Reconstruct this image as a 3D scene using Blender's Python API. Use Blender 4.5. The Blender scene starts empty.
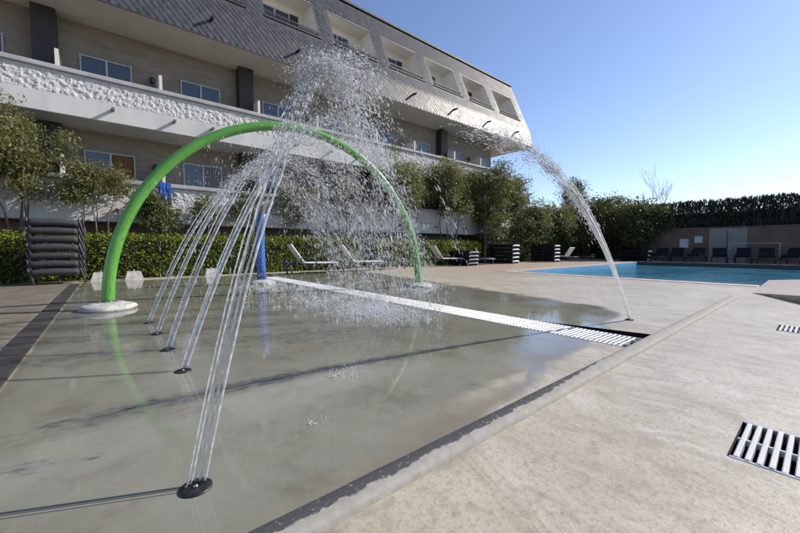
import bpy, math, random
import numpy as np
from mathutils import Vector, Matrix, noise as mnoise

R = math.radians
random.seed(7)
scene = bpy.context.scene
col = scene.collection

# ------------------------------------------------------------------ camera
cam_d = bpy.data.cameras.new('camera')
cam = bpy.data.objects.new('camera', cam_d); col.objects.link(cam)
cam.location = (0, 0, 1.0)
cam.rotation_euler = (R(90 - 3.0), 0, R(-39.6))
cam_d.sensor_width = 36.0; cam_d.lens = 353 / 800 * 36
cam_d.clip_start = 0.05; cam_d.clip_end = 3000
scene.camera = cam

# ------------------------------------------------------------------ sky, sun, exposure
SUN = Vector((1.316, -0.53, 1.0)).normalized()
SUN_EL = math.asin(SUN.z); SUN_AZ = math.atan2(SUN.x, SUN.y)      # clockwise from +Y
world = bpy.data.worlds.new('World'); scene.world = world; world.use_nodes = True
wn = world.node_tree.nodes; wl = world.node_tree.links
sky = wn.new('ShaderNodeTexSky'); sky.sky_type = 'NISHITA'; sky.sun_disc = False
sky.sun_elevation = SUN_EL; sky.sun_rotation = SUN_AZ
sky.altitude = 100; sky.air_density = 1.0; sky.dust_density = 0.25; sky.ozone_density = 3.0
bg = wn['Background']; bg.inputs['Strength'].default_value = 0.12
tint = wn.new('ShaderNodeMix'); tint.data_type = 'RGBA'; tint.blend_type = 'MULTIPLY'; tint.inputs[0].default_value = 1.0
wl.new(sky.outputs[0], tint.inputs[6]); tint.inputs[7].default_value = (1.04, .975, 1.02, 1)      # the photo's slightly violet white balance
wl.new(tint.outputs[2], bg.inputs['Color'])
sun_d = bpy.data.lights.new('sun', 'SUN'); sun_d.energy = 4.3; sun_d.angle = R(0.5)
sun_d.color = (1.0, 0.93, 0.83)
sun = bpy.data.objects.new('sun', sun_d); col.objects.link(sun)
sun.rotation_euler = (-SUN).to_track_quat('-Z', 'Y').to_euler()
scene.view_settings.view_transform = 'Standard'; scene.view_settings.look = 'None'
scene.view_settings.exposure = 0.48; scene.view_settings.gamma = 1.0
scene.view_settings.use_curve_mapping = False
try:
    scene.cycles.max_bounces = 8; scene.cycles.transparent_max_bounces = 24
    scene.cycles.caustics_refractive = False; scene.cycles.caustics_reflective = False
except Exception: pass

# ------------------------------------------------------------------ material helpers
class NT:
    def __init__(s, name):
        s.m = bpy.data.materials.new(name); s.m.use_nodes = True
        s.n = s.m.node_tree.nodes; s.l = s.m.node_tree.links
        s.p = s.n['Principled BSDF']; s.out = s.n['Material Output']
    def new(s, t, **k):
        n = s.n.new(t)
        for a, v in k.items(): setattr(n, a, v)
        return n
    def set(s, inp, v):
        if hasattr(v, 'is_linked') or isinstance(v, bpy.types.NodeSocket): s.l.new(v, inp)
        else: inp.default_value = v
    def pos(s): return s.new('ShaderNodeNewGeometry').outputs['Position']
    def objc(s): return s.new('ShaderNodeTexCoord').outputs['Object']
    def noise(s, vec, scale, detail=4, rough=.55, dist=0.0, out='Fac'):
        n = s.new('ShaderNodeTexNoise'); s.l.new(vec, n.inputs['Vector'])
        n.inputs['Scale'].default_value = scale; n.inputs['Detail'].default_value = detail
        n.inputs['Roughness'].default_value = rough; n.inputs['Distortion'].default_value = dist
        return n.outputs[out]
    def math(s, op, a, b=None, c=None):
        n = s.new('ShaderNodeMath', operation=op); s.set(n.inputs[0], a)
        if b is not None: s.set(n.inputs[1], b)
        if c is not None: s.set(n.inputs[2], c)
        return n.outputs[0]
    def ramp(s, v, a, b, lo=0.0, hi=1.0, smooth=True):
        n = s.new('ShaderNodeMapRange'); n.interpolation_type = 'SMOOTHSTEP' if smooth else 'LINEAR'
        s.set(n.inputs['Value'], v); s.set(n.inputs['From Min'], a); s.set(n.inputs['From Max'], b)
        s.set(n.inputs['To Min'], lo); s.set(n.inputs['To Max'], hi)
        return n.outputs['Result']
    def mix(s, f, a, b, blend='MIX'):
        n = s.new('ShaderNodeMix', data_type='RGBA', blend_type=blend)
        s.set(n.inputs[0], f)
        for i, v in ((6, a), (7, b)):
            if isinstance(v, (tuple, list)): n.inputs[i].default_value = (*v[:3], 1)
            else: s.l.new(v, n.inputs[i])
        return n.outputs[2]
    def scale(s, vec, x, y, z):
        n = s.new('ShaderNodeMapping'); s.l.new(vec, n.inputs[0]); n.inputs['Scale'].default_value = (x, y, z)
        return n.outputs[0]
    def bump(s, h, strength=.3, dist=.02, normal=None):
        n = s.new('ShaderNodeBump'); s.l.new(h, n.inputs['Height'])
        s.set(n.inputs['Strength'], strength); n.inputs['Distance'].default_value = dist
        if normal: s.l.new(normal, n.inputs['Normal'])
        return n.outputs[0]
    def col(s, v):
        if isinstance(v, (tuple, list)): s.p.inputs['Base Color'].default_value = (*v[:3], 1)
        else: s.l.new(v, s.p.inputs['Base Color'])
        return s
    def rough(s, v): s.set(s.p.inputs['Roughness'], v); return s
    def nrm(s, v): s.l.new(v, s.p.inputs['Normal']); return s

def simple(name, c, rough=.6, var=.15, scale=3.0, bump=0.0, bscale=40, metal=0.0, spec=.5):
    t = NT(name); p = t.objc()
    n = t.noise(p, scale, 5)
    t.col(t.mix(t.ramp(n, .3, .7), tuple(x * (1 - var) for x in c), tuple(min(1, x * (1 + var)) for x in c)))
    t.rough(t.ramp(t.noise(p, scale * 3, 3), .3, .7, max(0, rough - .07), min(1, rough + .07)))
    t.p.inputs['Metallic'].default_value = metal
    t.p.inputs['Specular IOR Level'].default_value = spec
    if bump: t.nrm(t.bump(t.noise(p, bscale, 4), bump, .01))
    return t.m

def concrete_mat():
    t = NT('pad_concrete'); P = t.pos()
    sx = t.new('ShaderNodeSeparateXYZ'); t.l.new(P, sx.inputs[0]); X, Y, Z = sx.outputs
    big = t.noise(P, .45, 5, .6); med = t.noise(P, 2.3, 6, .62); fine = t.noise(P, 38, 5, .65)
    st = t.noise(t.scale(P, 2.2, .8, 1), 1.1, 7, .66, 1.6)                        # trowel streaks
    # wet area: stands round the trench, inside a boundary of its own
    xb = t.math('ADD', t.math('MULTIPLY', t.math('SUBTRACT', Y, 4.0), .2), 6.75)
    a = t.math('SUBTRACT', xb, X)
    b = t.math('MULTIPLY', t.math('SUBTRACT', Y, t.math('MULTIPLY_ADD', X, .17, .92)), 2.2)
    m = t.math('SMOOTH_MIN', a, b, .9)
    l = t.math('MULTIPLY', t.math('ADD', X, .62), 8.0)
    m = t.math('MINIMUM', m, l)
    m = t.math('MINIMUM', m, t.math('SUBTRACT', 13.6, Y))
    wob = t.math('MULTIPLY', t.math('SUBTRACT', t.noise(P, 1.5, 6, .6), .5), 1.1)
    m = t.math('ADD', m, wob)
    wet = t.ramp(m, -.12, .2)
    # colours
    por = t.noise(P, 120, 4, .7); mot = t.noise(P, 9, 6, .7, .5)
    tw = t.noise(t.scale(P, 1.9, .8, 1), 1.5, 9, .72, 1.8)                     # brownish trowel marks
    dry = t.mix(t.ramp(big, .3, .7), (.42, .37, .28), (.53, .475, .375))
    dry = t.mix(t.math('MULTIPLY', t.ramp(st, .45, .72), .5), dry, (.66, .62, .545))
    dry = t.mix(t.math('MULTIPLY', t.ramp(tw, .46, .64), .60), dry, (.30, .25, .175))
    dry = t.mix(t.math('MULTIPLY', t.ramp(mot, .50, .66), .5), dry, (.27, .22, .155))
    dry = t.mix(t.math('MULTIPLY', t.ramp(fine, .50, .64), .38), dry, (.22, .175, .125))
    dry = t.mix(t.math('MULTIPLY', t.ramp(por, .54, .64), .5), dry, (.17, .135, .095))
    pit = t.new('ShaderNodeTexVoronoi'); t.l.new(t.math('ADD', 0, 0) if False else P, pit.inputs['Vector']); pit.inputs['Scale'].default_value = 17
    pm = t.math('MULTIPLY', t.ramp(t.math('ADD', pit.outputs['Distance'], t.math('MULTIPLY', fine, .12)), .10, .17, 1, 0), t.ramp(t.noise(P, 1.3, 3), .52, .60))
    pm = t.math('MULTIPLY', pm, t.ramp(Y, 1.0, 1.05, 1, 0))
    dry = t.mix(t.math('MULTIPLY', pm, .75), dry, (.10, .085, .065))
    pink = t.ramp(t.math('ADD', X, t.math('MULTIPLY', med, .4)), 12.15, 12.3)
    dry = t.mix(t.math('MULTIPLY', pink, .6), dry, (.46, .33, .26))
    wc = t.mix(t.ramp(big, .3, .7), (.178, .176, .142), (.25, .248, .208))
    wc = t.mix(t.math('MULTIPLY', t.ramp(med, .48, .70), .6), wc, (.13, .118, .09))
    wc = t.mix(t.math('MULTIPLY', t.ramp(tw, .46, .66), .45), wc, (.26, .245, .20))
    wc = t.mix(t.math('MULTIPLY', t.ramp(fine, .5, .8), .25), wc, (.11, .10, .08))
    wc = t.mix(t.math('MULTIPLY', t.ramp(m, .05, .9, 1, 0), .6), wc, (.185, .15, .105))
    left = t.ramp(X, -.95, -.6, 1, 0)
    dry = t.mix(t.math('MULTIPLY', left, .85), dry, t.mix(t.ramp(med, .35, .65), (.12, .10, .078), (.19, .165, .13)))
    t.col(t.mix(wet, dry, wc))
    film = t.ramp(t.math('ADD', m, t.math('MULTIPLY', t.noise(P, .9, 4), 2.2)), .9, 1.9)
    rw = t.math('MULTIPLY_ADD', t.ramp(t.noise(P, .8, 5, .6), .45, .70), .16, .035)
    rw = t.math('MULTIPLY_ADD', t.ramp(film, 0, 1, 1, 0, False), .18, rw)
    rd = t.math('MULTIPLY_ADD', mot, .40, .20)
    mr = t.new('ShaderNodeMix', data_type='FLOAT'); t.l.new(wet, mr.inputs[0]); t.l.new(rd, mr.inputs[2]); t.l.new(rw, mr.inputs[3])
    t.rough(mr.outputs[0])
    h = t.math('ADD', t.math('MULTIPLY', fine, .5), t.math('MULTIPLY', st, .6))
    h = t.math('SUBTRACT', h, t.math('MULTIPLY', pm, 1.2))
    rip = t.noise(P, 9, 3, .5)
    bs = t.ramp(wet, 0, 1, .40, .018, False)
    n1 = t.bump(h, bs, .012)
    dv_ = t.new('ShaderNodeVectorMath', operation='DISTANCE'); t.l.new(P, dv_.inputs[0]); dv_.inputs[1].default_value = (3.3, 5.4, 0)
    near = t.ramp(dv_.outputs['Value'], 1.0, 3.2, 1, 0)                        # water ruffled where the spray comes down
    rip = t.math('ADD', rip, t.math('MULTIPLY', t.noise(P, 22, 3, .6, .4), near))
    n2 = t.bump(rip, t.math('MULTIPLY', wet, t.math('MULTIPLY_ADD', near, .35, .045)), .01, n1)
    t.nrm(n2)
    return t.m

def kerb_mat():
    t = NT('kerb_paint'); P = t.pos()
    sx = t.new('ShaderNodeSeparateXYZ'); t.l.new(P, sx.inputs[0]); X, Y, Z = sx.outputs
    nz = t.noise(P, 14, 6, .7); n2 = t.noise(P, 55, 4)
    base = t.mix(t.ramp(t.noise(P, 18, 6, .7), .3, .7), (.27, .255, .225), (.35, .335, .30))
    lim = t.math('MULTIPLY_ADD', t.math('SUBTRACT', nz, .5), .075, 1.146)
    lim = t.math('ADD', lim, t.math('MULTIPLY', t.ramp(X, 1.8, 4.2), .08))
    mk = t.ramp(t.math('SUBTRACT', Y, lim), -.004, .006)
    mk = t.math('MULTIPLY', mk, t.ramp(n2, .30, .42, .35, 1))
    t.col(t.mix(mk, base, (.066, .067, .07))); t.rough(.8); t.p.inputs['Specular IOR Level'].default_value = .25
    t.nrm(t.bump(t.math('ADD', nz, n2), .25, .003))
    return t.m

def brick_mat():
    t = NT('tan_brick_wall'); P = t.pos()
    sx = t.new('ShaderNodeSeparateXYZ'); t.l.new(P, sx.inputs[0])
    cb = t.new('ShaderNodeCombineXYZ'); t.l.new(sx.outputs[0], cb.inputs[0]); t.l.new(sx.outputs[2], cb.inputs[1])
    b = t.new('ShaderNodeTexBrick'); t.l.new(cb.outputs[0], b.inputs['Vector'])
    b.inputs['Scale'].default_value = 1.0; b.inputs['Brick Width'].default_value = .42; b.inputs['Row Height'].default_value = .105
    b.inputs['Mortar Size'].default_value = .007; b.inputs['Color1'].default_value = (.26, .232, .19, 1)
    b.inputs['Color2'].default_value = (.205, .18, .145, 1); b.inputs['Mortar'].default_value = (.18, .16, .13, 1)
    n = t.noise(P, 1.2, 4)
    t.col(t.mix(t.math('MULTIPLY', t.ramp(n, .4, .7), .35), b.outputs['Color'], (.28, .252, .21))); t.rough(.85)
    t.nrm(t.bump(t.math('ADD', b.outputs['Fac'], t.noise(P, 30, 3)), .4, -.01))
    return t.m

def stucco_mat():
    t = NT('rough_white_stucco'); P = t.pos()
    n = t.noise(P, 9, 6, .65); f = t.noise(P, 26, 5, .6)
    t.col(t.mix(t.ramp(n, .3, .7), (.44, .44, .43), (.56, .555, .545))); t.rough(.9)
    t.nrm(t.bump(t.math('ADD', n, f), .5, .03))
    return t.m

def white_mat():
    t = NT('white_render'); P = t.pos()
    n = t.noise(t.scale(P, 1, 1, .25), 1.6, 6, .6)
    t.col(t.mix(t.ramp(n, .35, .75), (.55, .545, .53), (.45, .445, .435))); t.rough(.85)
    t.nrm(t.bump(t.noise(P, 25, 4), .15, .01))
    return t.m

def slate_mat():
    t = NT('grey_slate'); g = t.new('ShaderNodeNewGeometry')
    r = g.outputs['Random Per Island']; n = t.noise(g.outputs['Position'], 5, 5)
    c = t.mix(r, (.048, .050, .057), (.066, .068, .075))
    t.col(t.mix(t.math('MULTIPLY', t.ramp(n, .5, .75), .35), c, (.12, .12, .12)))
    t.rough(t.math('MULTIPLY_ADD', r, .08, .46)); t.p.inputs['Specular IOR Level'].default_value = .4
    t.nrm(t.bump(n, .25, .01))
    return t.m

def leaf_mat(name, c1, c2, trans=.48, rough=.5):
    t = NT(name); g = t.new('ShaderNodeNewGeometry'); r = g.outputs['Random Per Island']
    n = t.noise(g.outputs['Position'], .9, 3)
    c = t.mix(r, c1, c2)
    c = t.mix(t.math('MULTIPLY', t.ramp(n, .4, .65), .5), c, tuple(x * .55 for x in c1))
    t.col(c); t.rough(rough); t.p.inputs['Specular IOR Level'].default_value = .35
    tr = t.new('ShaderNodeBsdfTranslucent'); t.l.new(c, tr.inputs[0])
    mx = t.new('ShaderNodeMixShader'); mx.inputs[0].default_value = trans
    t.l.new(t.p.outputs[0], mx.inputs[1]); t.l.new(tr.outputs[0], mx.inputs[2]); t.l.new(mx.outputs[0], t.out.inputs[0])
    return t.m

def water_jet_mat(name, white):
    t = NT(name); p = t.p
    p.inputs['Base Color'].default_value = (.96, .98, 1, 1); p.inputs['Roughness'].default_value = .04
    p.inputs['IOR'].default_value = 1.33; p.inputs['Transmission Weight'].default_value = 1.0
    d = t.new('ShaderNodeBsdfDiffuse'); d.inputs[0].default_value = (.9, .92, .94, 1)
    tr = t.new('ShaderNodeBsdfTranslucent'); tr.inputs[0].default_value = (.9, .92, .94, 1)
    m1 = t.new('ShaderNodeMixShader'); m1.inputs[0].default_value = .5
    t.l.new(d.outputs[0], m1.inputs[1]); t.l.new(tr.outputs[0], m1.inputs[2])
    m2 = t.new('ShaderNodeMixShader')
    n = t.noise(t.pos(), 28, 3)
    t.set(m2.inputs[0], t.ramp(n, .35, .65, max(0, white - .25), min(1, white + .25)))
    t.l.new(p.outputs[0], m2.inputs[1]); t.l.new(m1.outputs[0], m2.inputs[2]); t.l.new(m2.outputs[0], t.out.inputs[0])
    return t.m

def pool_water_mat():
    t = NT('pool_water'); P = t.pos()
    n = t.math('ADD', t.noise(t.scale(P, 1, 1.6, 1), 1.7, 4, .5, .3), t.math('MULTIPLY', t.noise(P, 6, 3), .35))
    c = t.mix(t.ramp(t.noise(P, .5, 4), .35, .65), (.035, .165, .27), (.08, .26, .37))
    t.col(c); t.rough(.05); t.p.inputs['IOR'].default_value = 1.33
    t.nrm(t.bump(n, .55, .12))
    return t.m

def pool_tile_mat():
    t = NT('pool_tile'); P = t.pos()
    b = t.new('ShaderNodeTexBrick'); t.l.new(P, b.inputs['Vector']); b.offset = 0
    b.inputs['Scale'].default_value = 1; b.inputs['Brick Width'].default_value = .25; b.inputs['Row Height'].default_value = .25
    b.inputs['Mortar Size'].default_value = .006
    b.inputs['Color1'].default_value = (.13, .40, .62, 1); b.inputs['Color2'].default_value = (.10, .33, .56, 1); b.inputs['Mortar'].default_value = (.25, .48, .62, 1)
    t.col(b.outputs['Color']); t.rough(.3)
    return t.m

def glass_mat():
    t = NT('window_glass'); P = t.pos()
    t.col((.035, .045, .06)); t.rough(.03); t.p.inputs['IOR'].default_value = 1.75
    t.nrm(t.bump(t.noise(P, 1.6, 3), .14, .05))
    return t.m

def arch_mat():
    t = NT('green_gloss_paint'); P = t.objc()
    n = t.noise(P, 5, 5); f = t.noise(P, 40, 4)
    t.col(t.mix(t.ramp(n, .35, .75), (.095, .30, .045), (.12, .345, .06)))
    t.rough(t.math('MULTIPLY_ADD', f, .22, .22)); t.p.inputs['Coat Weight'].default_value = .25
    t.nrm(t.bump(f, .06, .003))
    return t.m

M = dict(
    concrete=concrete_mat(), kerb=kerb_mat(), brick=brick_mat(), stucco=stucco_mat(), white=white_mat(), slate=slate_mat(),
    glass=glass_mat(), arch=arch_mat(), pool_water=pool_water_mat(), pool_tile=pool_tile_mat(),
    dark_strip=simple('dark_edge_strip', (.038, .036, .034), .7, .35, 3, .3),
    coping=simple('pink_coping_stone', (.44, .35, .29), .7, .15, 3, .2),
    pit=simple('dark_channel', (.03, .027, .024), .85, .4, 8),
    grate=simple('white_plastic_grate', (.58, .58, .57), .4, .1, 6, .05),
    column=simple('dark_brown_cladding', (.028, .024, .022), .55, .2, 4, .1),
    cap=simple('grey_cap', (.34, .34, .345), .7, .12, 2, .1),
    frame=simple('white_aluminium', (.40, .42, .46), .35, .05),
    curtain=simple('brown_curtain', (.20, .095, .05), .9, .3, 5),
    curtain_w=simple('pale_curtain', (.36, .36, .38), .9, .2, 5),
    iron=simple('black_iron', (.018, .018, .02), .45, .2),
    spout=simple('brown_spout', (.16, .11, .085), .6, .2),
    roof=simple('dark_roof_edge', (.04, .04, .043), .6, .2),
    basement=simple('brown_basement', (.16, .12, .095), .9, .25, 1.0, .2),
    soffit=simple('cream_soffit', (.55, .53, .485), .85, .08, 1.0, .05),
    loggia=simple('cream_loggia_paint', (.74, .71, .65), .85, .06, 1.0),
    panel=simple('cream_panel', (.66, .63, .57), .8, .08, 1.5),
    base=simple('pale_footing', (.40, .39, .37), .75, .25, 9, .5),
    blue=simple('blue_gloss_paint', (.045, .13, .40), .4, .15, 6),
    rubber=simple('black_nozzle_ring', (.016, .016, .017), .4, .3, 20, .2),
    steel=simple('steel', (.55, .55, .56), .3, .1, metal=1.0),
    sling_dark=simple('charcoal_weave', (.032, .033, .038), .7, .25, 12, .4, 120),
    frame_dark=simple('charcoal_frame', (.045, .046, .052), .45, .2, 8),
    sling_white=simple('white_sling', (.72, .72, .70), .6, .08, 6, .2, 120),
    frame_white=simple('white_resin', (.74, .74, .73), .4, .06, 6),
    navy=simple('black_navy_cushion', (.009, .010, .014), .9, .25, 6, .2, spec=.2),
    brownwall=simple('brown_painted_wall', (.165, .105, .075), .85, .12, 1.2, .2),
    door=simple('pale_door', (.25, .235, .215), .6, .1, 2),
    towel=simple('blue_towel', (.02, .10, .42), .95, .2, 8, .3),
    paper=simple('pale_notice', (.50, .54, .60), .7, .1),
    bark=simple('grey_bark', (.14, .115, .09), .9, .3, 8, .6, 30),
    bark_dark=simple('dark_bark', (.06, .05, .04), .9, .3, 8, .6, 30),
    hedge_core=simple('hedge_inside', (.014, .018, .008), .95, .3, 6),
    leaf_olive=leaf_mat('olive_leaf', (.125, .14, .045), (.29, .285, .12)),
    leaf_green=leaf_mat('green_leaf', (.10, .12, .04), (.235, .24, .095)),
    leaf_dark=leaf_mat('dark_leaf', (.06, .08, .028), (.15, .165, .06), .4),
    leaf_hedge=leaf_mat('hedge_leaf', (.11, .16, .012), (.32, .37, .035), .45),
    leaf_cypress=leaf_mat('cypress_leaf', (.04, .045, .03), (.10, .10, .07), .35),
    jet=water_jet_mat('jet_water', .7), drops=water_jet_mat('drop_water', .68), foam=water_jet_mat('splash_water', .95),
)

# ------------------------------------------------------------------ mesh builder
class MB:
    def __init__(s): s.v = []; s.f = []
    def add(s, vs, fs):
        o = len(s.v); s.v += [tuple(v) for v in vs]; s.f += [tuple(i + o for i in f) for f in fs]; return s
    def quad(s, a, b, c, d): return s.add((a, b, c, d), ((0, 1, 2, 3),))
    def box(s, x0, x1, y0, y1, z0, z1, bev=0.0):
        if bev <= 0:
            return s.add([(x, y, z) for z in (z0, z1) for y in (y0, y1) for x in (x0, x1)],
                         [(0, 2, 3, 1), (4, 5, 7, 6), (0, 1, 5, 4), (2, 6, 7, 3), (0, 4, 6, 2), (1, 3, 7, 5)])
        b = bev; o = len(s.v); vs = []; idx = {}
        for i, (x, sx) in enumerate(((x0, 1), (x1, -1))):
            for j, (y, sy) in enumerate(((y0, 1), (y1, -1))):
                for k, (z, sz) in enumerate(((z0, 1), (z1, -1))):
                    for ax in range(3):
                        p = [x + sx * b, y + sy * b, z + sz * b]; p[ax] = (x, y, z)[ax]
                        idx[i, j, k, ax] = len(vs); vs.append(tuple(p))
        fs = []
        def I(c, ax): return idx[c[0], c[1], c[2], ax]
        for ax in range(3):
            for side in (0, 1):
                a1, a2 = [q for q in range(3) if q != ax]; cs = []
                for u, w in ((0, 0), (1, 0), (1, 1), (0, 1)):
                    c = [0, 0, 0]; c[ax] = side; c[a1] = u; c[a2] = w; cs.append(I(c, ax))
                fs.append(cs)
            a1, a2 = [q for q in range(3) if q != ax]
            for u in (0, 1):
                for w in (0, 1):
                    c0 = [0, 0, 0]; c0[a1] = u; c0[a2] = w; c1 = list(c0); c1[ax] = 1
                    fs.append([I(c0, a1), I(c1, a1), I(c1, a2), I(c0, a2)])
        for i in (0, 1):
            for j in (0, 1):
                for k in (0, 1): fs.append([I((i, j, k), 0), I((i, j, k), 1), I((i, j, k), 2)])
        s.add(vs, fs); s.fix = True
        return s
    def tube(s, pts, rad, n=8, caps=True):
        pts = [Vector(p) for p in pts]; k = len(pts)
        if not hasattr(rad, '__len__'): rad = [rad] * k
        o = len(s.v); up = Vector((0, 0, 1)); prev = None
        for i, p in enumerate(pts):
            t = (pts[min(i + 1, k - 1)] - pts[max(i - 1, 0)]).normalized()
            if prev is None:
                a = t.cross(up if abs(t.z) < .95 else Vector((1, 0, 0))).normalized()
            else:
                a = (prev - t * prev.dot(t)).normalized()
            prev = a; b = t.cross(a)
            for j in range(n):
                q = 2 * math.pi * j / n
                s.v.append(tuple(p + (a * math.cos(q) + b * math.sin(q)) * rad[i]))
        for i in range(k - 1):
            for j in range(n):
                s.f.append((o + i * n + j, o + i * n + (j + 1) % n, o + (i + 1) * n + (j + 1) % n, o + (i + 1) * n + j))
        if caps:
            s.f.append(tuple(o + j for j in reversed(range(n)))); s.f.append(tuple(o + (k - 1) * n + j for j in range(n)))
        return s
    def lathe(s, prof, n=20, c=(0, 0, 0), wob=0.0):
        o = len(s.v); k = len(prof)
        for r, z in prof:
            for j in range(n):
                q = 2 * math.pi * j / n; rr = r * (1 + wob * math.sin(3 * q + z * 40))
                s.v.append((c[0] + rr * math.cos(q), c[1] + rr * math.sin(q), c[2] + z))
        for i in range(k - 1):
            for j in range(n): s.f.append((o + i * n + j, o + i * n + (j + 1) % n, o + (i + 1) * n + (j + 1) % n, o + (i + 1) * n + j))
        s.f.append(tuple(o + j for j in reversed(range(n)))); s.f.append(tuple(o + (k - 1) * n + j for j in range(n)))
        return s
    def mesh(s, name, smooth=False):
        me = bpy.data.meshes.new(name); me.from_pydata(s.v, [], s.f); me.update()
        if getattr(s, 'fix', False):
            import bmesh
            b = bmesh.new(); b.from_mesh(me); bmesh.ops.recalc_face_normals(b, faces=b.faces); b.to_mesh(me); b.free()
        if smooth: me.polygons.foreach_set('use_smooth', [True] * len(me.polygons))
        return me
    def build(s, name, mat, parent=None, loc=(0, 0, 0), smooth=False):
        return put(name, s.mesh(name, smooth), mat, parent, loc)

def put(name, me, mat, parent=None, loc=(0, 0, 0)):
    if mat and not me.materials: me.materials.append(M[mat] if isinstance(mat, str) else mat)
    o = bpy.data.objects.new(name, me); col.objects.link(o); o.location = loc
    if parent: o.parent = parent
    return o
def tag(o, label=None, cat=None, group=None, kind=None):
    if label: o['label'] = label
    if cat: o['category'] = cat
    if group: o['group'] = group
    if kind: o['kind'] = kind
    return o
def empty(name, loc=(0, 0, 0), rz=0.0):
    o = bpy.data.objects.new(name, None); col.objects.link(o); o.location = loc; o.rotation_euler = (0, 0, rz)
    o.empty_display_size = .2
    return o
def copy_tree(o, parent=None):
    c = o.copy(); col.objects.link(c); c.parent = parent
    for ch in list(o.children): copy_tree(ch, c)
    return c
def np_mesh(name, V, n_per, smooth=False):
    """V: (N*n_per,3) array of separate n_per-gons"""
    N = len(V) // n_per
    me = bpy.data.meshes.new(name); me.vertices.add(len(V)); me.vertices.foreach_set('co', np.asarray(V, np.float32).ravel())
    me.loops.add(len(V)); me.loops.foreach_set('vertex_index', np.arange(len(V), dtype=np.int32))
    me.polygons.add(N); me.polygons.foreach_set('loop_start', np.arange(0, len(V), n_per, dtype=np.int32))
    me.update(calc_edges=True); me.validate()
    return me

# ================================================================== SETTING
# ---- ground sheet with openings for the pad, the drains and the pool
PAD = (-.60, 10.2, 1.20, 13.4)
POOL = (13.15, 29.2, -14.0, 8.6)
def sheet(name, xs, ys, holes, mat, z=0.0, parent=None):
    b = MB()
    for i in range(len(xs) - 1):
        for j in range(len(ys) - 1):
            cx, cy = (xs[i] + xs[i + 1]) / 2, (ys[j] + ys[j + 1]) / 2
            if any(h[0] < cx < h[1] and h[2] < cy < h[3] for h in holes): continue
            b.quad((xs[i], ys[j], z), (xs[i + 1], ys[j], z), (xs[i + 1], ys[j + 1], z), (xs[i], ys[j + 1], z))
    return b.build(name, mat, parent)
GR1 = (2.27, 2.79, -1.62, .27); GR2 = (6.2, 6.72, -1.22, .36)
TR_N = (3.97, 4.86, 1.22, 12.2)
holes = [PAD, POOL, GR1, GR2]
xs = sorted({-900, 900, PAD[0], PAD[1], POOL[0], POOL[1], GR1[0], GR1[1], GR2[0], GR2[1]})
ys = sorted({-900, 900, PAD[2], PAD[3], POOL[2], POOL[3], GR1[2], GR1[3], GR2[2], GR2[3]})
tag(sheet('ground', xs, ys, holes, 'concrete'), kind='structure')
# pad with the trench cut out (its far side narrows away from the kerb)
pb = MB()
x0, x1, y0, y1 = PAD
pb.quad((x0, y0, 0), (TR_N[0], y0, 0), (TR_N[0], y1, 0), (x0, y1, 0))
pb.quad((TR_N[0], y0, 0), (TR_N[1], y0, 0), (TR_N[1], TR_N[2], 0), (TR_N[0], TR_N[2], 0))
pb.quad((TR_N[0], TR_N[3], 0), (TR_N[1], TR_N[3], 0), (TR_N[1], y1, 0), (TR_N[0], y1, 0))
pb.quad((TR_N[1], y0, 0), (x1, y0, 0), (x1, y1, 0), (TR_N[1], y1, 0))
pb.add([(4.84, 1.22, 0), (TR_N[1], 1.22, 0), (TR_N[1], 12.2, 0), (4.52, 12.2, 0), (4.52, 2.5, 0)], [(0, 1, 2, 3, 4)])
tag(pb.build('splash_pad', 'concrete'), kind='structure')
# channels under the grates
def pit(name, x0, x1, y0, y1, d=.35):
    b = MB()
    b.quad((x0, y0, -d), (x1, y0, -d), (x1, y1, -d), (x0, y1, -d))
    b.quad((x0, y0, 0), (x0, y1, 0), (x0, y1, -d), (x0, y0, -d)); b.quad((x1, y0, 0), (x1, y0, -d), (x1, y1, -d), (x1, y1, 0))
    b.quad((x0, y0, 0), (x0, y0, -d), (x1, y0, -d), (x1, y0, 0)); b.quad((x0, y1, 0), (x1, y1, 0), (x1, y1, -d), (x0, y1, -d))
    return tag(b.build(name, 'pit'), kind='structure')
pit('drain_channel', *TR_N); pit('drain_channel', *GR1); pit('drain_channel', *GR2)

# kerb along the front of the pad (rounded low ridge) and the dark strip on its left side
kb = MB()
prof = [(1.088, 0), (1.092, .022), (1.100, .031), (1.125, .036), (1.16, .041), (1.20, .043), (1.216, .034), (1.225, .0)]
rows = []
N = 220
for i in range(N + 1):
    x = -3.0 + i * 12.75 / N
    rows.append([(x, y + .003 * mnoise.noise((x * 3, y * 9, 1)), max(0, z) * (1 + .05 * mnoise.noise((x * 4, y * 11, 5))) if z > 0 else -.01) for y, z in prof])
for r in rows: kb.v += r
K = len(prof)
for i in range(N):
    for j in range(K - 1): kb.f.append((i * K + j, (i + 1) * K + j, (i + 1) * K + j + 1, i * K + j + 1))
kb.f.append(tuple(reversed(range(K)))); kb.f.append(tuple(N * K + j for j in range(K))); kb.fix = True
tag(kb.build('pad_kerb', 'kerb', smooth=True), kind='structure')
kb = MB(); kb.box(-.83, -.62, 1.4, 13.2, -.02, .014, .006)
tag(kb.build('dark_pad_edge', 'dark_strip'), kind='structure')  # flat near-black strip, almost flush with the ground

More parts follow.
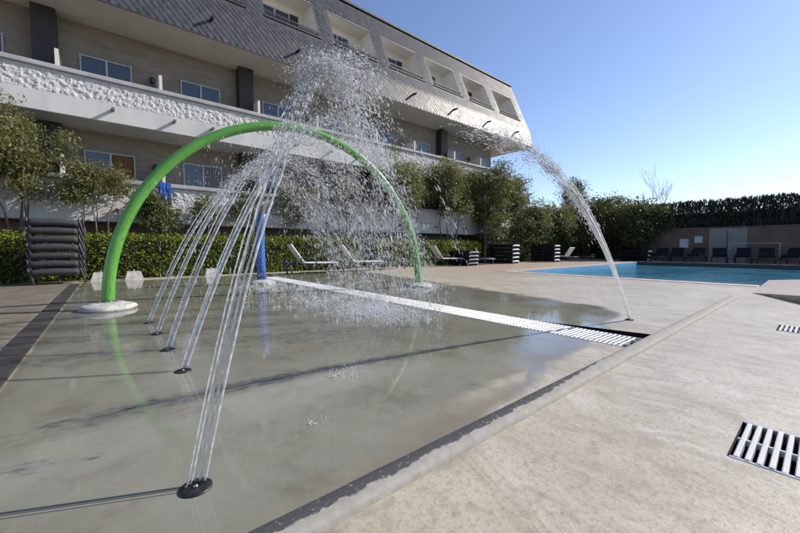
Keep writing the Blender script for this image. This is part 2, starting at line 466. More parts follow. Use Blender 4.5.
# ---- pool
px0, px1, py0, py1 = POOL
b = MB(); d = -1.5
b.quad((px0, py0, d), (px1, py0, d), (px1, py1, d), (px0, py1, d))
b.quad((px0, py0, 0), (px0, py1, 0), (px0, py1, d), (px0, py0, d)); b.quad((px1, py0, 0), (px1, py0, d), (px1, py1, d), (px1, py1, 0))
b.quad((px0, py0, 0), (px0, py0, d), (px1, py0, d), (px1, py0, 0)); b.quad((px0, py1, 0), (px1, py1, 0), (px1, py1, d), (px0, py1, d))
basin = tag(b.build('pool_basin', 'pool_tile'), kind='structure')
b = MB(); b.quad((px0 + .01, py0 + .01, -.2), (px1 - .01, py0 + .01, -.2), (px1 - .01, py1 - .01, -.2), (px0 + .01, py1 - .01, -.2))
tag(b.build('pool_water', 'pool_water'), kind='structure')
cop = tag(empty('pool_coping', (px0, py1, 0)), kind='structure')
cm = MB(); cm.box(-.24, .24, -.248, .248, -.05, .014, .004); cme = cm.mesh('coping_stone')
def coping(x, y): put('coping_stone', cme, 'coping', cop, (x - px0, y - py1, 0))
for i in range(15): coping(px0 - .12, py1 - .25 - i * .5)
for i in range(33): coping(px0 + .0 + i * .5, py1 + .245)
fm = MB(); fm.box(-.25, .25, -.245, .245, -.05, .05, .01); fme = fm.mesh('far_coping_stone')
for i in range(26): put('coping_stone', fme, 'coping', cop, (px1 + .25 - px0, -.25 - i * .5, 0))
b = MB(); b.box(px1 - .012, px1 + .01, py0, py1, -.3, .035)  # near-black strip: shade of the far pool wall put into its colour
put('shaded_wall_band', b.mesh('shaded_wall_band'), 'roof', cop, (-px0, -py1, 0))
# low concrete plinth with a sunken shaded side, right of the pool corner
b = MB()
b.add([(11.02, 1.03, .006), (15.82, 1.12, .006), (15.6, -2.5, .34), (7.67, -.85, .32),
       (11.02, 1.03, -.05), (15.82, 1.12, -.05), (15.6, -2.5, -.05), (7.67, -.85, -.05)],
      [(0, 3, 2, 1), (0, 1, 5, 4), (1, 2, 6, 5), (2, 3, 7, 6), (3, 0, 4, 7)])
b.fix = True
tag(b.build('pool_plinth', 'concrete'), kind='structure')

# ================================================================== BUILDING
BX0, BX1, BE = -13.0, 24.2, 27.15          # facade from BX0 to BX1, roof overhang to BE
D, DW = 16.0, 17.7
bl = tag(empty('hotel_building', (6.0, D, 0)), 'long white and tan terraced hotel with dark slate mansard roof behind the trees', 'building')
L = Vector((-6.0, -D, 0))                   # mesh coordinates are world coordinates
def bp(name, mb, mat, parent=bl, smooth=False):
    return mb.build(name, mat, parent, L if parent is bl else (0, 0, 0), smooth)
# walls
b = MB(); b.box(BX0, BX1, DW, DW + 8, 1.95, 9.22); bp('wall', b, 'brick')
b = MB(); b.box(BX0, BX1 - .3, 17.0, 24, -.2, 1.9); bp('basement_wall', b, 'basement')
# slabs, parapets
def rough_panel(z0, z1, xa, xb):
    b = MB(); nx = int((xb - xa) / .045); nz = 16; y = D + .03
    for j in range(nz + 1):
        for i in range(nx + 1):
            x = xa + (xb - xa) * i / nx; z = z0 + (z1 - z0) * j / nz
            p = Vector((x * 7.5, z * 7.5, z0))
            h = mnoise.noise(p) * .5 + mnoise.noise(p * 2.3) * .32 + abs(mnoise.noise(p * 1.3 + Vector((9, 3, 0)))) * .5
            edge = 0 if j in (0, nz) else 1
            b.v.append((x, y - .062 * max(h, -.25) * edge, z))
    for j in range(nz):
        for i in range(nx):
            a = j * (nx + 1) + i; b.f.append((a, a + 1, a + nx + 2, a + nx + 1))
    return b
spx = [-10.0, -6.2, -3.0, .3, 2.1, 3.4, 6.9, 8.7, 10.4, 13.2, 16.1, 18.9, 21.6]
for zt, xe in ((6.85, 23.4), (3.42, 23.4)):
    zr = zt - .88; zs = zt - 1.50
    b = MB(); b.box(BX0, xe, D + .05, DW + .1, zs, zt - 1.2); b.box(BX0, xe, D, D + .28, zs - .002, zr - .012, .01); bp('balcony_slab', b, 'white')
    b = MB(); b.box(BX0, xe, D + .07, D + .22, zr - .02, zt - .14); par = bp('parapet', b, 'white')
    b = MB(); b.box(BX0, xe + .04, D - .07, D + .30, zt - .15, zt, .02); bp('cap_rail', b, 'cap', par)
    bp('rough_panel', rough_panel(zr, zt - .15, BX0, xe), 'stucco', par)
    b = MB(); b.box(xe - .14, xe, D + .22, DW + .1, zr - .02, zt - .15); bp('end_panel', b, 'stucco', par)
    sm = MB(); sm.tube([(0, .05, 0), (0, -.26, -.02)], .055, 10)
    me = sm.mesh('spout')
    for x in spx: put('spout', me, 'spout', bl, Vector((x, D, zr - .20)) + L)
# columns, dividers, lamps, windows on two floors
wf = MB(); W, Hh, t = 1.52, 2.35, .045
wf.box(-W / 2, W / 2, -.05, .03, Hh - t, Hh); wf.box(-W / 2, W / 2, -.05, .03, 0, t)
wf.box(-W / 2, -W / 2 + t, -.048, .032, t, Hh - t); wf.box(W / 2 - t, W / 2, -.048, .032, t, Hh - t)
wf.box(-.035, .035, -.046, .032, t, Hh - t)
wfm = wf.mesh('window_frame')
pm_ = MB(); pm_.box(-.33, .33, -.012, .012, t, Hh - t); pme = pm_.mesh('pane')
cu = MB()
for i in range(24):
    xa = -.33 + .66 * i / 24; xb = xa + .66 / 24
    ya, yb = .02 * math.sin(i * 1.7), .02 * math.sin((i + 1) * 1.7)
    cu.quad((xa, -.03 + ya, .07), (xb, -.03 + yb, .07), (xb, -.03 + yb, Hh - .07), (xa, -.03 + ya, Hh - .07))
cum = cu.mesh('curtain'); cum2 = cum.copy()
dv = MB(); dv.box(-.05, .05, -1.15, 0, 0, 1.95); dvm = dv.mesh('divider')
lm = MB(); lm.box(-.03, .03, -.16, 0, .05, .09); lm.lathe([(.03, -.16), (.085, -.13), (.10, .05), (.05, .10), (.015, .13)], 8, (0, -.2, 0)); lmm = lm.mesh('wall_lamp')
cm_ = MB(); cm_.box(-.31, .31, -.5, .05, 0, 1, .01); colme = cm_.mesh('column')
rngw = random.Random(3)
for fl, (z, zc) in enumerate(((5.66, 9.22), (2.22, 5.36))):
    for k in range(-2, 5):
        cx = -1.42 + 6.55 * k
        if cx + .3 > BX0 and cx < BX1 + .2:
            o = put('column', colme, 'column', bl, Vector((min(cx, BX1 - .25), DW, z)) + L); o.scale.z = zc - z
        for q, off in enumerate((1.62, 4.78)):
            x = cx + off
            if x < BX0 + 1 or x > BX1 - .9: continue
            w = put('window', wfm, 'frame', bl, Vector((x, DW - .02, z + .06)) + L)
            put('pane', pme, 'glass', w, (-.39, 0, 0))
            mode = rngw.random()
            if fl == 1:
                put('curtain', cum, 'curtain', w, (.39, .02, 0))
                if mode < .5: put('pane', pme, 'glass', w, (.39, -.002, 0))
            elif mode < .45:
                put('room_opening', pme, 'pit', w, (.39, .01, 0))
            else: put('pane', pme, 'glass', w, (.39, 0, 0))
        for off in (3.2, .33):
            x = cx + off
            if BX0 + 1 < x < BX1: put('divider', dvm, 'panel', bl, Vector((x, DW, z)) + L)
        if BX0 + 1 < cx + 3.08 < BX1: put('wall_lamp', lmm, 'iron', bl, Vector((cx + 3.02, DW, z + 2.05)) + L)
# mansard roof with loggias
ZB, ZC, ZT = 9.22, 10.45, 14.82; YT = 17.9
def my(z): return D - .26 * (ZC - z) / (ZC - ZB) if z <= ZC else D + (YT - D) * (z - ZC) / (ZT - ZC)
ZO0, ZO1 = 11.35, 13.4
LW = 1.33
lc = [x for x in (-10.65, -7.1, -3.55, 0.0, 3.55, 7.1, 10.65, 14.2, 17.75, 21.3, 24.85)]
b = MB()
def strip(xa, xb, za, zb, y_off=0.0): b.quad((xa, my(za) + y_off, za), (xb, my(za) + y_off, za), (xb, my(zb) + y_off, zb), (xa, my(zb) + y_off, zb))
strip(BX0, BE, ZB, ZC); strip(BX0, BE, ZC, ZO0); strip(BX0, BE, ZO1, ZT)
ex = BX0
for c in lc: strip(ex, c - LW, ZO0, ZO1); ex = c + LW
strip(ex, BE, ZO0, ZO1)
b.quad((BE, my(ZB), ZB), (BE, 26, ZB), (BE, 26, ZC), (BE, D, ZC)); b.add([(BE, D, ZC), (BE, 26, ZC), (BE, 26, ZT), (BE, YT, ZT)], [(0, 1, 2, 3)])
b.quad((BX0, YT, ZT), (BE, YT, ZT), (BE, 26, ZT), (BX0, 26, ZT))
man = bp('mansard', b, 'roof')
b = MB(); b.box(BX0, BE - .01, my(ZB) + .012, DW + 8, ZB - .03, ZB + .02); bp('soffit', b, 'soffit')
b = MB(); b.box(BX0, BE + .06, YT - .10, YT + .25, ZT, ZT + .11); bp('roof_edge', b, 'roof', man)
b = MB(); b.box(BX0, BE + .01, my(ZB) - .03, my(ZB) + .01, ZB - .03, ZB + .02); bp('drip_edge', b, 'roof', man)
# slates: separate overlapping diamonds standing proud of the mansard
V = []
pw, ph = .27, .33
def blocked(x, z):
    if ZO0 - .16 < z < ZO1 + .16:
        for c in lc:
            if abs(x - c) < LW + .13: return True
    return False
slen = math.hypot(ZT - ZC, YT - D)
rs = random.Random(5)
row = 0; s_ = -(ZC - ZB) + .12
def sp(x, s, lift):
    if s <= 0: return (x, my(ZC + s) - lift, ZC + s)
    f = s / slen; ny, nz = -(ZT - ZC) / slen, (YT - D) / slen
    return (x, D + (YT - D) * f + ny * lift, ZC + (ZT - ZC) * f + nz * lift)
while s_ < slen - .12:
    x = BX0 + .2 + (pw / 2 if row % 2 else 0)
    zc = ZC + (s_ if s_ <= 0 else (ZT - ZC) * s_ / slen)
    while x < BE - .1:
        if not blocked(x, zc):
            j = rs.uniform(-.006, .006); lo = .026 + rs.uniform(-.006, .008)
            V += [sp(x, s_ - ph / 2 + j, lo), sp(x + pw * .46, s_ + j, .014 + rs.uniform(-.004, .004)), sp(x, s_ + ph / 2 + j, .004), sp(x - pw * .46, s_ + j, .014 + rs.uniform(-.004, .004))]
        x += pw
    s_ += ph / 2; row += 1
so = put('slates', np_mesh('slates', np.array(V), 4), 'slate', man); so['kind'] = 'stuff'
dsm = MB(); dsm.tube([(0, .1, 0), (0, -.38, -.02)], .06, 10); dsme = dsm.mesh('roof_spout')
for i, c in enumerate(lc):
    put('roof_spout', dsme, 'iron', bl, Vector((c - .1, my(9.98), 9.98)) + L)
    # loggia room
    b = MB(); yb = DW + .5
    def side(x, xo):
        ys0, ys1 = my(ZO0), my(ZO1)
        b.add([(x, ys0 + .02, ZO0), (x, yb, ZO0 - .4), (x, yb, ZO1), (x, ys1 + .02, ZO1), (xo, ys0 + .02, ZO0), (xo, yb, ZO0 - .4), (xo, yb, ZO1), (xo, ys1 + .02, ZO1)],
              [(0, 1, 2, 3), (4, 7, 6, 5), (0, 3, 7, 4), (3, 2, 6, 7), (2, 1, 5, 6), (1, 0, 4, 5)])
    b.box(c - LW - .06, c + LW + .06, my(ZO1) + .03, yb, ZO1 + .002, ZO1 + .08); lg = bp('loggia', b, 'loggia')
    for sg in (-1, 1): b = MB(); side(c + sg * LW, c + sg * (LW + .07)); b.fix = True; bp('side_wall', b, 'loggia', lg)
    b = MB(); b.box(c - LW, c + LW, my(ZO0) + .02, yb, ZO0 - .42, ZO0 - .36); bp('loggia_floor', b, 'cap', lg)
    b = MB(); b.box(c - LW - .06, c + LW + .06, yb, yb + .1, ZO0 - .45, ZO1 + .08); bp('loggia_back_wall', b, 'loggia', lg)
    b = MB(); b.box(c - LW - .08, c + LW + .08, my(ZO0) - .07, my(ZO0) + .10, ZO0 - .05, ZO0 + .04, .01); bp('loggia_sill', b, 'roof', lg)
    b = MB()
    b.box(c - LW, c + LW, my(ZO0) + .14, my(ZO0) + .18, ZO0 + .30, ZO0 + .35); b.box(c - LW, c + LW, my(ZO0) + .14, my(ZO0) + .18, ZO0 + .12, ZO0 + .15)
    for q in range(19):
        xx = c - LW + .07 + q * (2 * LW - .14) / 18
        b.box(xx - .012, xx + .012, my(ZO0) + .15, my(ZO0) + .17, ZO0 - .35, ZO0 + .30)
    b.box(c - LW + .01, c + LW - .01, my(ZO0) + .19, my(ZO0) + .22, ZO0 - .36, ZO0 + .26)
    bp('loggia_railing', b, 'column', lg)
    w = put('window', wfm, 'frame', bl, Vector((c - .25, yb - .03, ZO0 - .36)) + L); w.scale.z = .86
    put('pane', pme, 'glass', w, (-.39, 0, 0)); put('pane', pme, 'glass', w, (.39, 0, 0))
    if i % 2 == 1:
        b = MB(); b.box(c + .56, c + .98, yb - .06, yb - .002, ZO0 - .36, ZO1 - .35); bp('shutter', b, 'column', lg)
# towels over the lower rail
for k, (x, w, lab) in enumerate(((1.66, .09, 'left one of two blue towels on the lower balcony rail'), (1.86, .07, 'right one of two blue towels on the lower balcony rail'))):
    b = MB(); n = 10
    path = [(D + .33, 3.1), (D + .32, 3.44), (D + .1, 3.45), (D - .09, 3.44), (D - .11, 3.2), (D - .13, 2.95), (D - .12, 2.72 - .1 * k)]
    for i in range(n + 1):
        for (y, z) in path: b.v.append((x + w * 2 * (i / n - .5), y - .02 * math.sin(i * 1.9) * (1 if y < D else 0), z))
    m_ = len(path)
    for i in range(n):
        for j in range(m_ - 1): b.f.append((i * m_ + j, (i + 1) * m_ + j, (i + 1) * m_ + j + 1, i * m_ + j + 1))
    o = b.build('towel', 'towel', smooth=True); mo = o.modifiers.new('thick', 'SOLIDIFY'); mo.thickness = .012
    tag(o, lab, 'towel', 'towels on the balcony')

# ================================================================== VEGETATION
def rot_basis(rng, n):
    d = rng.normal(size=(n, 3)); d /= np.linalg.norm(d, axis=1)[:, None]
    e = rng.normal(size=(n, 3)); e -= d * (d * e).sum(1)[:, None]; e /= np.linalg.norm(e, axis=1)[:, None]
    return d, e
def leaves_mesh(name, C, rng, ln, wd, up=0.0):
    n = len(C); d, e = rot_basis(rng, n)
    if up: d[:, 2] += up; d /= np.linalg.norm(d, axis=1)[:, None]; e -= d * (d * e).sum(1)[:, None]; e /= np.linalg.norm(e, axis=1)[:, None]
    s = rng.uniform(.65, 1.3, (n, 1)); l = d * ln * s; w = e * wd * s
    V = np.stack([C - l * .5, C + w * .5 - l * .05, C + l * .5, C - w * .5 - l * .05], 1).reshape(-1, 3)
    return np_mesh(name, V, 4)
def make_tree(name, loc, h, rx, ry, zlo, nclump, nleaf, leaf, bark, label, ln=.13, wd=.05, stems=4, seed=1, group='trees along the hotel', sig=.30, cat='tree'):
    rng = np.random.default_rng(seed); rr = random.Random(seed)
    root = tag(empty(name, loc), label, cat, group)
    # clump centres fill an uneven crown
    cz = (zlo + h) / 2; hz = (h - zlo) / 2; C = []
    lob = [(rr.uniform(-.55, .55), rr.uniform(-.55, .55), rr.uniform(-.35, .6), rr.uniform(.42, .72)) for _ in range(6)] + [(0, 0, -.1, .75)]
    while len(C) < nclump:
        lx, ly, lz, lr = rr.choice(lob)
        v = Vector((rr.gauss(0, 1), rr.gauss(0, 1), rr.gauss(0, 1))).normalized() * lr * (rr.random() ** .45)
        p = Vector((lx, ly, lz)) + v
        if p.length > 1.12: continue
        z = cz + p.z * hz
        C.append(Vector((p.x * rx, p.y * ry, max(zlo - .1, min(h, z)))))
    tb = MB(); sp_ = []
    for k in range(stems):
        a = 2 * math.pi * k / stems + rr.uniform(-.5, .5); lean = rr.uniform(.35, .75)
        top = Vector((math.cos(a) * rx * lean, math.sin(a) * ry * lean, zlo + (h - zlo) * rr.uniform(.35, .6)))
        base = Vector((math.cos(a) * .12, math.sin(a) * .12, -.05)); mid = base.lerp(top, .45) + Vector((rr.uniform(-.4, .4), rr.uniform(-.3, .3), .15))
        pts = []
        for i in range(9):
            t_ = i / 8; q = base * (1 - t_) ** 2 + mid * 2 * t_ * (1 - t_) + top * t_ * t_
            pts.append(q + Vector((rr.uniform(-.04, .04), rr.uniform(-.04, .04), 0)) * (1 if 0 < i else 0))
        r0 = .018 + h * .0065
        tb.tube(pts, [r0 * (1 - .8 * i / 8) for i in range(9)], 6); sp_ += [(p, r0 * (1 - .8 * i / 8)) for i, p in enumerate(pts) if i > 2]
    tr = tb.build('trunk', bark, root, smooth=True)
    bb = MB()
    for c in C[::2]:
        p, r0 = min(sp_, key=lambda q: (q[0] - c).length + max(0, q[0].z - c.z) * 1.5)
        m_ = p.lerp(c, .5) + Vector((rr.uniform(-.1, .1), rr.uniform(-.1, .1), -.08))
        bb.tube([p, p.lerp(m_, .6), m_.lerp(c, .4), c], [r0 * .6, r0 * .45, r0 * .28, .006], 4, False)
    bb.build('limbs', bark, root, smooth=True)
    cc = np.array([tuple(c) for c in C]); idx = rng.integers(0, nclump, nleaf)
    sg = np.array([rr.uniform(.6, 1.25) for _ in C])[idx][:, None] * sig
    P = cc[idx] + np.clip(rng.normal(size=(nleaf, 3)), -1.7, 1.7) * sg * np.array([1, 1, .75])
    put('crown', leaves_mesh('crown', P, rng, ln, wd, .25), leaf, root)
    return root
AL = 'trees along the hotel'
make_tree('olive_tree', (-1.95, 15.3, 0), 5.2, 1.25, 1.0, 2.3, 50, 9000, 'leaf_olive', 'bark', 'tall olive green tree at far left in front of the balconies', seed=11, ln=.12, wd=.042, sig=.22)
make_tree('olive_tree', (-3.6, 15.1, 0), 4.9, 1.3, 1.0, 2.0, 50, 9000, 'leaf_olive', 'bark', 'olive green tree cut off by the left edge of the photo', seed=12, ln=.12, wd=.042, sig=.22)
make_tree('olive_tree', (-.15, 15.2, 0), 3.75, 1.05, .8, 2.2, 36, 5200, 'leaf_olive', 'bark', 'low spreading olive green tree above the dark lounger stack', seed=13, ln=.12, wd=.04, sig=.2)
make_tree('round_shrub', (1.45, 15.4, 0), 3.05, .75, .6, 1.35, 34, 6000, 'leaf_green', 'bark', 'dense dark green shrub under the blue towel', seed=14, ln=.11, wd=.045, sig=.2)
make_tree('olive_tree', (2.75, 15.4, 0), 3.15, .75, .6, 1.7, 20, 2600, 'leaf_olive', 'bark', 'small thin tree behind the left water jets', seed=15, ln=.12, wd=.04, sig=.18)
make_tree('olive_tree', (4.6, 15.4, 0), 3.4, .9, .7, 1.8, 22, 2600, 'leaf_green', 'bark', 'thin tree right behind the blue post', seed=16, ln=.12, wd=.04, sig=.2)
make_tree('olive_tree', (6.7, 15.3, 0), 3.8, 1.1, .8, 1.9, 26, 3200, 'leaf_green', 'bark', 'open branched tree left of the near lamp post', seed=17, ln=.13, wd=.045, sig=.22)
make_tree('olive_tree', (9.3, 15.4, 0), 4.6, 1.3, .9, 2.0, 30, 4200, 'leaf_green', 'bark', 'sparse tree right of the near lamp post', seed=18, ln=.13, wd=.045, sig=.22)
make_tree('olive_tree', (12.9, 15.2, 0), 6.7, 2.2, 1.6, 2.0, 95, 17000, 'leaf_olive', 'bark', 'bushy olive green tree just right of the green arch', seed=19, ln=.16, wd=.06, sig=.32)
make_tree('olive_tree', (16.6, 15.2, 0), 6.2, 2.2, 1.5, 1.9, 85, 14000, 'leaf_olive', 'bark', 'middle olive green tree between arch and far lamp post', seed=20, ln=.16, wd=.06, sig=.32)
make_tree('olive_tree', (20.4, 15.2, 0), 6.9, 2.5, 1.7, 1.7, 100, 16000, 'leaf_green', 'bark', 'large tree behind the far lamp post at the hotel end', seed=21, ln=.18, wd=.07, sig=.36)
make_tree('olive_tree', (23.4, 15.4, 0), 6.2, 1.9, 1.5, 1.6, 60, 9000, 'leaf_green', 'bark', 'tree hiding the right end of the hotel', seed=22, ln=.18, wd=.07, sig=.36)
BK = 'trees behind the pool'
bk = [((27.0, 15.6, 0), 5.0, 2.2, 31, 'leaf_green', 'mid green tree right of the hotel end, left of the falling jet'),
      ((30.5, 15.2, 0), 5.0, 2.4, 32, 'leaf_green', 'sunlit tree directly behind the tall curved jet'),
      ((33.5, 14.2, 0), 5.3, 2.5, 33, 'leaf_dark', 'dark tree below the tall conifer'),
      ((34.2, 11.6, 0), 5.2, 2.5, 34, 'leaf_dark', 'broad dark tree behind the left end of the lounger row'),
      ((33.6, 9.4, 0), 4.7, 1.9, 35, 'leaf_dark', 'dark tree with lit right side touching the brown wall'),
      ((38.5, 14.8, 0), 6.0, 2.6, 37, 'leaf_dark', 'dark tree farther back left of the bare tree')]
for loc, h, r, sd, lf, lab in bk:
    make_tree('broad_tree', loc, h, r, r * .9, .5, 80, 9500, lf, 'bark_dark', lab, seed=sd, ln=.22, wd=.09, sig=.42, group=BK)
make_tree('tall_conifer', (42.0, 18.6, 0), 8.9, 1.6, 1.6, 2.5, 60, 7000, 'leaf_dark', 'bark_dark', 'tall dark conifer rising above the trees behind the pool', seed=36, ln=.3, wd=.08, sig=.45, stems=1, group=BK)
make_tree('young_conifer', (43.5, 13.2, 0), 6.6, .8, .8, 2.5, 30, 3000, 'leaf_dark', 'bark_dark', 'small pointed conifer left of the bare tree', seed=38, ln=.3, wd=.07, sig=.3, stems=1, group=BK)
# bare tree
def bare(loc, seed):
    root = tag(empty('bare_tree', loc), 'leafless tree with fine twigs against the sky', 'tree', BK)
    rr = random.Random(seed); tb = MB(); tw = MB()
    def grow(p, d, ln, r, lev):
        pts = [p]; q = p.copy()
        for i in range(4):
            d = (d + Vector((rr.uniform(-.16, .16), rr.uniform(-.16, .16), .05))).normalized(); q = q + d * ln / 4; pts.append(q.copy())
        (tb if lev < 2 else tw).tube(pts, [r * (1 - .1 * i) for i in range(5)], 5 if lev < 2 else 3, False)
        if lev < 6:
            for _ in range(rr.choice((2, 3, 3)) if lev else 6):
                a = Vector((rr.uniform(-1, 1), rr.uniform(-1, 1), rr.uniform(-.1, .8))).normalized()
                grow(pts[rr.choice((2, 3, 4, 4))], (d * .9 + a * .62 + Vector((0, 0, .12))).normalized(), ln * rr.uniform(.52, .72), r * .55, lev + 1)
    grow(Vector((0, 0, 0)), Vector((0, 0, 1)), 4.3, .12, 0)
    tb.build('trunk', 'bark', root, smooth=True); tw.build('twigs', 'bark', root)
bare((52.8, 14.2, 0), 23)

def hedge(name, x0, x1, y0, y1, h, n, leaf, label, ln, wd, seed, cat='hedge', z0=0.0, core='hedge_core'):
    root = tag(empty(name, ((x0 + x1) / 2, (y0 + y1) / 2, 0)), label, cat)
    Lo = Vector((-(x0 + x1) / 2, -(y0 + y1) / 2, 0)); rng = np.random.default_rng(seed)
    b = MB(); nx = max(2, int((x1 - x0) / .5)); 
    b.box(x0 + .14, x1 - .14, y0 + .14, y1 - .14, z0, h - .14); b.build('dark_core', core, root, Lo)  # solid near-black core box just inside the leaves
    X = rng.uniform(x0, x1, n); Y = rng.uniform(y0, y1, n); Z = rng.uniform(z0 + .03, h, n); f = rng.random(n)
    wob = np.array([mnoise.noise((x * 1.3, y * 1.3, 3)) * .07 for x, y in zip(X, Z)])
    lx, ly, lz = x1 - x0, y1 - y0, h - z0
    a1, a2, a3 = lx * ly, lx * lz, ly * lz; tot = a1 * 1.4 + 2 * a2 + 2 * a3
    top = f < a1 * 1.4 / tot; fr = (~top) & (f < (a1 * 1.4 + a2 * 1.3) / tot); bk_ = (~top) & (~fr) & (f < (a1 * 1.4 + 2 * a2) / tot); en = ~(top | fr | bk_)
    jit = rng.normal(size=n) * .065
    Z = np.where(top, h + wob + jit, Z); Y = np.where(fr, y0 - wob + jit, Y); Y = np.where(bk_, y1 + jit, Y)
    X = np.where(en, np.where(rng.random(n) < .5, x0, x1) + jit, X)
    P = np.stack([X, Y, Z], 1) + rng.normal(size=(n, 3)) * .02
    me = leaves_mesh('foliage', P, rng, ln, wd, .2); put('foliage', me, leaf, root, Lo)
    return root
hedge('clipped_hedge', -9.0, 9.6, 14.55, 15.25, 1.38, 26000, 'leaf_hedge', 'bright clipped green hedge running behind the splash pad', .075, .05, 41)
hedge('clipped_hedge', 10.6, 19.0, 14.6, 15.3, 1.35, 9000, 'leaf_hedge', 'clipped green hedge right of the arch below the bushy trees', .09, .06, 42)
hedge('dark_shrubbery', 19.4, 31.5, 14.5, 15.6, 1.9, 9000, 'leaf_dark', 'low dark shrubbery behind the covered lounger stacks', .14, .08, 43, 'shrubs')
hedge('dark_shrubbery', 36.2, 37.2, 9.5, 19.0, 3.0, 6000, 'leaf_dark', 'dark shrubbery in the gap left of the brown wall', .2, .1, 44, 'shrubs')
hedge('dark_shrubbery', 24.6, 36.0, 18.4, 19.4, 2.8, 8000, 'leaf_dark', 'dark shrubbery deep behind the trees right of the hotel', .2, .1, 45, 'shrubs')
# tall cypress screen behind the brown wall
root = tag(empty('tall_cypress_hedge', (35.3, 1.5, 0)), 'tall dark cypress screen with ragged gaps behind the brown wall', 'hedge')
rng = np.random.default_rng(51); Pl = []
yy = -9.0; tb = MB()
rc = random.Random(9)
while yy < 12.0:
    hh = 4.62 + rc.uniform(-.07, .05); n = 300; z = rng.uniform(0, 1, n) ** .8
    rad = .16 * (1 - z ** 6 * .4) * np.abs(rng.normal(.75, .3, n)); q = rng.uniform(0, 6.283, n)
    xo = rc.uniform(-.12, .12)
    Pl.append(np.stack([35.3 + xo + rad * np.cos(q), yy + rad * np.sin(q), 1.2 + z * (hh - 1.2)], 1)); 
    tb.tube([(35.3 + xo, yy, 0), (35.3 + xo, yy, hh * .95)], [.05, .01], 5)
    yy += rc.uniform(.17, .24)
P = np.concatenate(Pl)
put('foliage', leaves_mesh('foliage', P, rng, .34, .07, 2.2), 'leaf_cypress', root, (-35.3, -1.5, 0))
tb.build('stems', 'bark_dark', root, (-35.3, -1.5, 0))
b = MB(); b.box(35.45, 35.6, -9, 12, 0, 3.7); b.build('dark_inner_core', 'hedge_core', root, (-35.3, -1.5, 0))  # solid near-black slab standing within the foliage

# brown wall with its pale door
wl_ = tag(empty('garden_wall', (34.2, 1.5, 0)), 'brown rendered garden wall behind the row of dark loungers', 'wall')
LW_ = (-34.2, -1.5, 0)
b = MB(); b.box(34.0, 34.3, -9, 9.8, 0, 2.42); b.build('wall_face', 'brownwall', wl_, LW_)
b = MB(); b.box(33.95, 34.35, -9, 9.8, 2.42, 2.5, .01); b.build('wall_cap', 'basement', wl_, LW_)
b = MB(); b.box(33.93, 33.99, 3.55, 5.55, 0, 2.40, .01); dr = b.build('door', 'door', wl_, LW_)
b = MB(); b.box(33.90, 33.93, 4.53, 4.57, .1, 2.3); b.build('door_joint', 'iron', dr)
b = MB(); b.tube([(33.85, 4.4, 1.0), (33.85, 4.4, 1.25)], .02, 6); b.build('handle', 'steel', dr)
for y, z, w, h, lab in ((6.35, 1.55, .26, .42, 'small pale window in the brown wall nearer the trees'), (5.95, 1.7, .0, .0, '')):
    pass
for y, z, w, h in ((7.0, 1.35, .28, .34), (6.15, 1.62, .25, .26)):
    b = MB(); b.box(33.95, 33.995, y - w, y + w, z - h, z + h, .01); wn_ = b.build('window', 'frame', wl_, LW_)
    b = MB(); b.box(33.935, 33.949, y - w + .05, y + w - .05, z - h + .05, z + h - .05); b.build('pane', 'paper', wn_)
b = MB(); b.tube([(33.4, 1.9, 1.32), (33.4, 4.4, 1.30)], .025, 6)
for y in (1.95, 4.35): b.tube([(33.4, y, 0), (33.4, y, 1.32)], .025, 6)
tag(b.build('handrail', 'frame'), 'thin pale metal handrail in front of the brown wall', 'handrail')

# ================================================================== SPLASH PAD FEATURES
# green arch
A0 = Vector((-.02, 7.45, 0)); A1 = Vector((6.12, 6.66, 0)); AH = 3.37
ar = tag(empty('spray_arch', A0), 'tall green tubular arch standing on two pale footings', 'arch')
def arch_pt(t): return (A0 + A1) / 2 + (A0 - A1) / 2 * math.cos(t) + Vector((0, 0, .08 + AH * math.sin(t)))
b = MB(); b.tube([arch_pt(math.pi * i / 96) - A0 for i in range(97)], .088, 20); b.build('tube', 'arch', ar, smooth=True)
fp = [(.37, 0), (.38, .04), (.355, .075), (.30, .09), (.25, .095), (.22, .115), (.17, .12)]
for p, s in ((A0, 1.0), (A1, .95)):
    b = MB(); b.lathe([(r * s, z) for r, z in fp], 30, p - A0, .025); b.build('footing', 'base', ar, smooth=True)
    b = MB(); b.lathe([(.125, .115), (.125, .13), (.10, .135)], 16, p - A0); b.build('flange', 'steel', ar)
    for q in range(6):
        bq = MB(); bq.lathe([(.011, .13), (.011, .15), (.004, .153)], 6, p - A0 + Vector((.108 * math.cos(q * 1.047 + .3), .108 * math.sin(q * 1.047 + .3), 0))); bq.build('bolt', 'steel', ar)
for t_ in (.62, 1.0, 1.35, 1.75, 2.1, 2.5):
    p = arch_pt(t_); b = MB(); n_ = (Vector((0, 0, 0)) + (A0 + A1) / 2 + Vector((0, 0, 1.4)) - p).normalized()
    b.tube([p - A0 + n_ * .09, p - A0 + n_ * .145], .018, 8); b.build('spray_nozzle', 'steel', ar)
# blue post
bpst = tag(empty('blue_spray_post', (3.28, 9.98, 0)), 'short curved blue post on the pad behind the water jets', 'post')
b = MB(); pts = [(0, 0, .1), (-.02, 0, .5), (-.03, 0, 1.0), (-.02, 0, 1.45), (.02, 0, 1.78), (.06, 0, 1.93), (.08, 0, 1.98)]
b.tube(pts, [.115, .115, .115, .115, .112, .09, .03], 16); b.build('pipe', 'blue', bpst, smooth=True)
b = MB(); b.lathe([(.34, 0), (.33, .07), (.24, .11), (.15, .13)], 14); b.build('footing', 'base', bpst)
